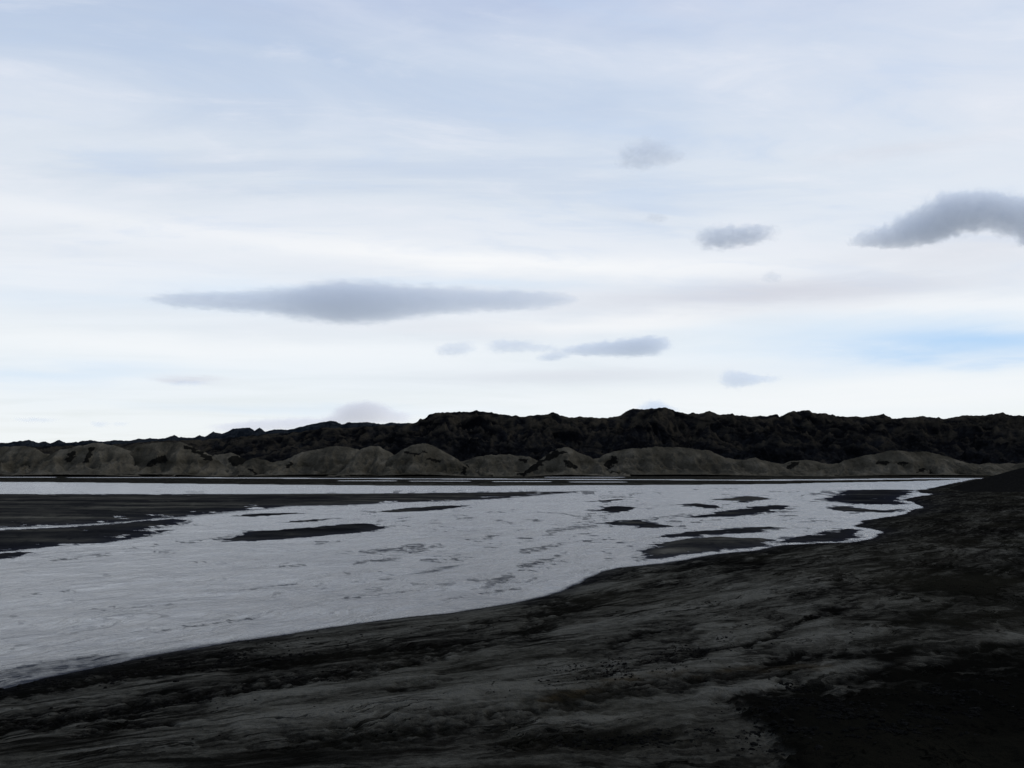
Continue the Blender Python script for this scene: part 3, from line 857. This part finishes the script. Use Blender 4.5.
# black gravel slope rising at the right edge
gx = np.linspace(0, 1, 150); gy = np.linspace(0, 1, 120)
GX, GY = np.meshgrid(gx, gy)
Ys = 262 + GY * 340
xl = np.interp(Ys, [262, 300, 330, 365, 400, 470, 602], [ground(922, 494)[0] + 12, 138, 152, 168, 188, 228, 318])
Xs = xl + GX * 260
hh = np.interp(GX * 260, [0, 8, 30, 80, 260], [-0.1, 2.6, 8.0, 14, 24])
fall = sst(0, 0.30, GY) * sst(1.0, 0.72, GY)
Zs = hh * fall + 0.5 * fbm(Xs / 16, Ys / 22, 4, 501) * sst(0, 0.1, GX) * fall - 0.25 * (1 - fall)
co = np.stack([Xs, Ys, Zs], -1).reshape(-1, 3)
c0 = np.array([co[:, 0].mean(), co[:, 1].mean(), 0])
o = mesh_object('gravel_slope', co - c0, grid_faces(*Xs.shape), M_SCORIA, loc=tuple(c0))
tag(o, 'black gravel slope climbing out of the right frame edge beside the far water', 'slope', kind='structure')

# ------------------------------------------------------------------ sky
SUN_EL, SUN_AZ = 36.0, 62.0          # azimuth measured from straight ahead, negative = left
w = bpy.data.worlds.new('World'); C.world = w; w.use_nodes = True
nt = NT(w.node_tree)
bg = w.node_tree.nodes['Background']
bg.inputs['Strength'].default_value = 0.1
sky = nt.node('ShaderNodeTexSky', sky_type='NISHITA')
sky.sun_disc = False
sky.sun_elevation = math.radians(SUN_EL)
sky.sun_rotation = math.radians(SUN_AZ)
sky.air_density = 1.0; sky.dust_density = 1.0; sky.ozone_density = 1.5
dirv = nt.node('ShaderNodeTexCoord').outputs['Generated']
dx, dy, dz = nt.sep(dirv)
DEG = 180 / math.pi
az = nt.mul(nt.m('ARCTAN2', dx, dy), DEG)
el = nt.mul(nt.m('ARCSINE', dz), DEG)
# high cloud sheet seen in perspective
zc = nt.add(nt.m('MAXIMUM', dz, 0.0), 0.10)
qx = nt.m('DIVIDE', dx, zc); qy = nt.m('DIVIDE', dy, zc)
c1 = nt.noise(nt.xyz(nt.add(nt.mul(qx, 0.55), nt.mul(qy, 0.50)), nt.sub(nt.mul(qy, 1.5), nt.mul(qx, 0.30)), 3.0), 1.0, 7, 0.58, 0.7)
c2 = nt.noise(nt.xyz(nt.mul(az, 0.045), nt.mul(el, 0.36), 1.7), 1.0, 6, 0.55, 0.5)
c3 = nt.noise(nt.xyz(nt.mul(az, 0.16), nt.mul(el, 0.8), 7.1), 1.0, 5, 0.6, 0.3)
wel = nt.add(el, nt.mul(nt.sub(c2, 0.5), 2.2))
wel = nt.add(wel, nt.mul(nt.sub(c3, 0.5), 0.9))
waz = nt.add(az, nt.mul(nt.sub(c3, 0.5), 8.0))


def azel(px, py):
    a = (px - W / 2) / F; b = (H / 2 - py) / F
    v = Vector((a, cp - b * sp, sp + b * cp)).normalized()
    return math.degrees(math.atan2(v.x, v.y)), math.degrees(math.asin(v.z))


def lobe(px, py, hw, hh, tilt=0.0):
    a0, e0 = azel(px, py)
    da = nt.sub(waz, a0); de = nt.sub(nt.sub(wel, e0), nt.mul(nt.sub(az, a0), tilt))
    k = hw / F * DEG; q = hh / F * DEG
    r = nt.add(nt.m('POWER', nt.m('ABSOLUTE', nt.m('DIVIDE', da, k)), 2.0), nt.m('POWER', nt.m('ABSOLUTE', nt.m('DIVIDE', de, q)), 2.0))
    return nt.m('EXPONENT', nt.mul(r, -1.0))


def total(*ls):
    r = ls[0]
    for q in ls[1:]: r = nt.m('MAXIMUM', r, q)
    return r


S10 = 10.0


def lin(r, g, b):
    f = lambda c: (c / 255 / 12.92) if c / 255 <= 0.04045 else ((c / 255 + 0.055) / 1.055) ** 2.4
    return (f(r) * S10, f(g) * S10, f(b) * S10)


# veil of high cloud: whiter towards the horizon
elN = nt.m('DIVIDE', wel, 30.0, clamp=True)
veil = nt.ramp(elN, [(0.0, lin(242, 246, 246)), (0.20, lin(236, 243, 249)), (0.40, lin(235, 240, 247)), (0.56, lin(225, 233, 243)), (0.78, lin(208, 221, 240)), (1.0, lin(178, 195, 230))])
veil.node.color_ramp.interpolation = 'EASE'
cover = nt.add(nt.ramp(elN, [(0.0, (0.97,) * 3), (0.3, (0.95,) * 3), (0.6, (0.93,) * 3), (1.0, (0.80,) * 3)]), nt.mul(nt.sub(c1, 0.5), 0.5))
blue = total(lobe(970, 345, 125, 16, -0.02), nt.mul(lobe(1020, 362, 60, 6), 0.6))
pale = total(nt.mul(lobe(30, 376, 130, 8, 0.05), 0.7), nt.mul(lobe(265, 292, 110, 8), 0.55), nt.mul(lobe(470, 284, 130, 7), 0.6),
             nt.mul(lobe(120, 300, 180, 12), 0.35), nt.mul(lobe(300, 408, 160, 5), 0.4), nt.mul(lobe(870, 330, 160, 18), 0.5))
cover = nt.m('MULTIPLY', cover, nt.sub(1.0, nt.mul(blue, 0.0)), clamp=True)
skyc = nt.mix(cover, sky.outputs[0], veil)
skyc = nt.mix(nt.mul(pale, 0.75), skyc, lin(210, 230, 250))
skyc = nt.mix(nt.mul(blue, 0.85), skyc, lin(176, 212, 248))
# brighter white streaks
wh = total(nt.mul(lobe(470, 258, 330, 11, -0.05), 1.0), nt.mul(lobe(150, 228, 260, 14, -0.04), 0.5), nt.mul(lobe(620, 318, 150, 8, 0.03), 0.8),
           nt.mul(lobe(150, 345, 300, 14), 0.55), nt.mul(lobe(850, 395, 300, 14), 0.6), nt.mul(lobe(930, 305, 150, 9, -0.05), 0.6))
skyc = nt.mix(nt.mul(wh, 0.85), skyc, lin(251, 252, 253))
# thin grey stratus
gr = total(nt.mul(lobe(780, 292, 190, 15, 0.0), 1.15), nt.mul(lobe(600, 300, 130, 16), 0.45), nt.mul(lobe(570, 374, 150, 10), 0.6), nt.mul(lobe(450, 325, 140, 14), 0.4),
           nt.mul(lobe(960, 255, 120, 22), 0.6), nt.mul(lobe(895, 149, 70, 6), 0.5), nt.mul(lobe(186, 383, 30, 3), 0.9), nt.mul(lobe(860, 298, 130, 3), 0.5), nt.mul(lobe(300, 330, 120, 10), 0.2))
skyc = nt.mix(nt.mul(gr, 0.8), skyc, lin(213, 216, 226))
# broken streaks in the upper part
st = nt.mul(nt.step(c1, 0.42, 0.68), nt.step(el, 9.0, 20.0))
skyc = nt.mix(nt.mul(st, 0.5), skyc, lin(224, 229, 240))
ns = nt.mul(nt.sub(1.0, nt.step(c1, 0.30, 0.50)), nt.step(el, 10.0, 24.0))
skyc = nt.mix(nt.mul(ns, 0.5), skyc, lin(184, 203, 232))
c4 = nt.noise(nt.xyz(nt.add(nt.mul(qx, 1.6), nt.mul(qy, 1.2)), nt.sub(nt.mul(qy, 3.6), nt.mul(qx, 1.0)), 8.0), 1.0, 7, 0.62, 0.5)
mt = nt.mul(nt.step(c4, 0.50, 0.72), nt.step(el, 5.0, 16.0))
skyc = nt.mix(nt.mul(mt, 0.42), skyc, lin(238, 240, 247))
md = nt.mul(nt.sub(1.0, nt.step(c4, 0.30, 0.50)), nt.step(el, 6.0, 18.0))
skyc = nt.mix(nt.mul(md, 0.34), skyc, lin(190, 210, 238))
nt.put(bg.inputs['Color'], skyc)

sun = bpy.data.lights.new('sun', 'SUN')
sun.energy = 1.4; sun.angle = math.radians(10); sun.color = (1.0, 0.95, 0.88)
so = bpy.data.objects.new('sun', sun); COL.objects.link(so)
sd = Vector((math.sin(math.radians(SUN_AZ)) * math.cos(math.radians(SUN_EL)), math.cos(math.radians(SUN_AZ)) * math.cos(math.radians(SUN_EL)), math.sin(math.radians(SUN_EL))))
so.rotation_euler = (-sd).to_track_quat('-Z', 'Y').to_euler()

# ------------------------------------------------------------------ clouds: bodies of vapour at their real distance
def cloud(label, blobs, dist, tau, amp=0.55, soft=0.45, stretch=(1, 1, 1), nscale=0.05, depth=1.0, col=(0.80, 0.86, 0.945), warp=1.1, detail=6):
    import bmesh
    mx = sum(b[0] for b in blobs) / len(blobs); my = sum(b[1] for b in blobs) / len(blobs)
    s = dist / F                                              # metres per unit of the outline at that distance
    D = Vector(at(mx, my, dist))
    loc = []
    for bl in blobs:
        rx, ry = bl[2] * 1.14, bl[3] * 1.14
        rz = bl[4] if len(bl) > 4 else min(rx, max(ry * 2.2, rx * 0.5)) * depth
        loc.append(((bl[0] - mx), 0.0, -(bl[1] - my), rx, rz, ry))
    bm = bmesh.new()
    for (x, y, z, rx, rz, ry) in loc:
        r = bmesh.ops.create_icosphere(bm, subdivisions=4, radius=1.16)
        for v in r['verts']:
            v.co = Vector((v.co.x * rx + x, v.co.y * rz + y, v.co.z * ry + z))
    me = bpy.data.meshes.new('cloud'); bm.to_mesh(me); bm.free()
    o = bpy.data.objects.new('cloud', me); COL.objects.link(o)
    if len(blobs) > 1:
        md = o.modifiers.new('merge', 'REMESH'); md.mode = 'VOXEL'
        md.voxel_size = max(0.5, min(min(l[5] for l in loc) / 4.5, 3.0))
        dg = bpy.context.evaluated_depsgraph_get()
        m2 = bpy.data.meshes.new_from_object(o.evaluated_get(dg))
        o.modifiers.clear(); o.data = m2
        m2.name = 'cloud'
    o.location = D; o.scale = (s, s, s); o.rotation_euler = (0, 0, 0)
    m = bpy.data.materials.new('cloud_vapour'); m.use_nodes = True
    n = NT(m.node_tree)
    m.node_tree.nodes.remove(m.node_tree.nodes['Principled BSDF'])
    out = m.node_tree.nodes['Material Output']
    P = n.node('ShaderNodeTexCoord').outputs['Object']
    tx = n.node('ShaderNodeTexNoise'); tx.inputs['Scale'].default_value = nscale * 1.5; tx.inputs['Detail'].default_value = 5; tx.inputs['Roughness'].default_value = 0.62
    n.put(tx.inputs['Vector'], n.v('MULTIPLY', P, stretch))
    wr = warp * min(22.0, sum(l[5] for l in loc) / len(loc))
    PW = n.v('ADD', P, n.v('MULTIPLY', n.v('SUBTRACT', tx.outputs['Color'], (0.5, 0.5, 0.5)), (wr * 2.2, wr, wr)))
    u = None
    for (x, y, z, rx, rz, ry) in loc:
        q = n.v('MULTIPLY', n.v('SUBTRACT', PW, (x, y, z)), (1 / rx, 1 / rz, 1 / ry))
        d = n.m('EXPONENT', n.mul(n.v('DOT_PRODUCT', q, q), -2.0))
        u = d if u is None else n.add(u, d)
    sd_ = random.random() * 90
    nv = n.v('ADD', n.v('MULTIPLY', P, stretch), (sd_, sd_ * 0.7, 0))
    nz = n.noise(nv, nscale * 1.6, detail, 0.64, 0.25)
    nf = n.noise(nv, nscale * 4.5, 4, 0.6, 0.3)
    nz = n.step(n.add(n.mul(nz, 0.70), n.mul(nf, 0.30)), 0.30, 0.70)
    val = n.sub(n.sub(n.m('MINIMUM', u, 1.0), 0.16), n.mul(nz, amp))
    den = n.step(val, -0.02, soft * 1.25)
    thick = 2 * max(l[4] for l in loc) * s
    pv = n.node('ShaderNodeVolumePrincipled')
    pv.inputs['Color'].default_value = (*col, 1)
    pv.inputs['Anisotropy'].default_value = 0.2
    n.put(pv.inputs['Density'], n.mul(den, tau / thick))
    n.l.new(pv.outputs[0], out.inputs['Volume'])
    o.data.materials.clear(); o.data.materials.append(m)
    tag(o, label, 'cloud', 'small dark clouds below the high veil', 'thing')
    return o


cloud('long dark lens shaped cloud stretching left of centre, largest in the sky',
      [(176, 300, 40, 6), (215, 301, 66, 10), (285, 303, 80, 14), (340, 303, 66, 26), (390, 302, 80, 20), (455, 300, 80, 13), (520, 300, 52, 11), (556, 300, 34, 7)], 8600, 5.0, 0.42, 0.45, (1, 1, 3.2), 0.035, 1.3)
cloud('dark billowing cloud at the right frame edge with a lumpy domed top',
      [(858, 241, 13, 9), (872, 238, 18, 14), (889, 238, 18, 13), (903, 230, 19, 21), (920, 233, 22, 15), (931, 221, 24, 25), (952, 213, 28, 26), (974, 209, 28, 23), (997, 210, 28, 22), (1020, 215, 26, 24), (1044, 226, 32, 27), (1074, 239, 36, 27)], 6500, 3.8, 0.50, 0.25, (1, 1, 1), 0.045, 1.0, warp=0.85)
cloud('small soft grey cloud puff high above, uppermost of the small ones', [(636, 160, 30, 18), (650, 150, 34, 16), (674, 157, 26, 9)], 5200, 2.3, 0.62, 0.7, (1, 1, 1.6), 0.055)
cloud('ragged oval grey cloud between the high puff and the pale grey streak', [(712, 238, 28, 17), (740, 237, 34, 15), (762, 232, 22, 10)], 6200, 3.4, 0.58, 0.55, (1, 1, 1.8), 0.06)
cloud('tiny faint wisp below the uppermost grey puff', [(656, 218, 24, 8)], 6000, 1.5, 0.6, 0.6, (1, 1, 1.6), 0.08)
cloud('flat bottomed dark cloud trailing a thin tail to its left, below the long lens cloud',
      [(598, 349, 34, 8), (628, 348, 36, 11), (652, 345, 26, 11), (575, 351, 24, 5)], 9800, 4.2, 0.40, 0.4, (1, 1, 2.2), 0.07, 1.3)
cloud('little dark scrap of cloud under the tail of the flat bottomed one', [(548, 358, 19, 6), (562, 355, 16, 4)], 9900, 2.6, 0.5, 0.5, (1, 1, 1.8), 0.09)
cloud('thin broken grey cloud just left of the flat bottomed dark one', [(500, 346, 24, 10), (524, 346, 28, 9), (550, 349, 20, 6)], 9700, 2.3, 0.6, 0.55, (1, 1, 2), 0.07)
cloud('mottled small cloud, leftmost in the row below the long lens cloud', [(447, 351, 22, 10), (466, 347, 20, 8)], 9600, 2.0, 0.62, 0.5, (1, 1, 1.6), 0.08)
cloud('small ragged cumulus low over the ridge, right of centre', [(731, 378, 15, 14), (745, 380, 22, 10), (765, 379, 26, 5)], 10500, 2.6, 0.50, 0.45, (1, 1, 1.2), 0.09)
cloud('pale rounded cloud cap peeping over the left part of the ridge', [(352, 414, 28, 12), (370, 410, 24, 13), (396, 418, 26, 9), (300, 424, 70, 8), (240, 428, 40, 6)], 14000, 5.5, 0.28, 0.5, (1, 1, 1.2), 0.06, warp=0.8, col=(0.93, 0.925, 0.95))
cloud('tiny pale cloud bump resting on the ridge crest right of centre', [(654, 407, 18, 10), (662, 411, 24, 7)], 14000, 2.4, 0.30, 0.5, (1, 1, 1.2), 0.08)
cloud('tiny grey bump on top of the pale grey streak', [(772, 277, 18, 9)], 7600, 1.1, 0.5, 0.5, (1, 1, 1.2), 0.09)
cloud('thin flat dash of cloud low at the far left', [(36, 420, 34, 3.6)], 13000, 1.3, 0.5, 0.5, (1, 1, 2), 0.09)
cloud('two lobed faint scrap of cloud low at left, above the dunes', [(98, 424, 12, 5), (120, 424, 14, 3.4)], 13000, 1.3, 0.55, 0.5, (1, 1, 1.4), 0.1)
cloud('thin grey dash of cloud hanging left of the long lens cloud, lower down', [(187, 383, 36, 4.6)], 11500, 1.8, 0.45, 0.6, (1, 1, 2.5), 0.06)

# ------------------------------------------------------------------ camera and render settings
cam = bpy.data.cameras.new('camera')
cam.sensor_width = 36.0; cam.lens = F / W * 36.0
cam.clip_start = 0.1; cam.clip_end = 60000
cobj = bpy.data.objects.new('camera', cam); COL.objects.link(cobj)
cobj.location = (0, 0, CAM_H)
cobj.rotation_euler = (math.pi / 2 + PITCH, 0, 0)
C.camera = cobj
C.render.resolution_x, C.render.resolution_y = W, H
C.view_settings.view_transform = 'Standard'
C.view_settings.look = 'None'
C.view_settings.exposure = 0.0
C.view_settings.gamma = 1.0
C.view_settings.use_curve_mapping = False
C.cycles.use_denoising = True
C.cycles.volume_bounces = 2
C.cycles.max_bounces = 6
C.cycles.volume_step_rate = 0.12
C.cycles.volume_max_steps = 1024
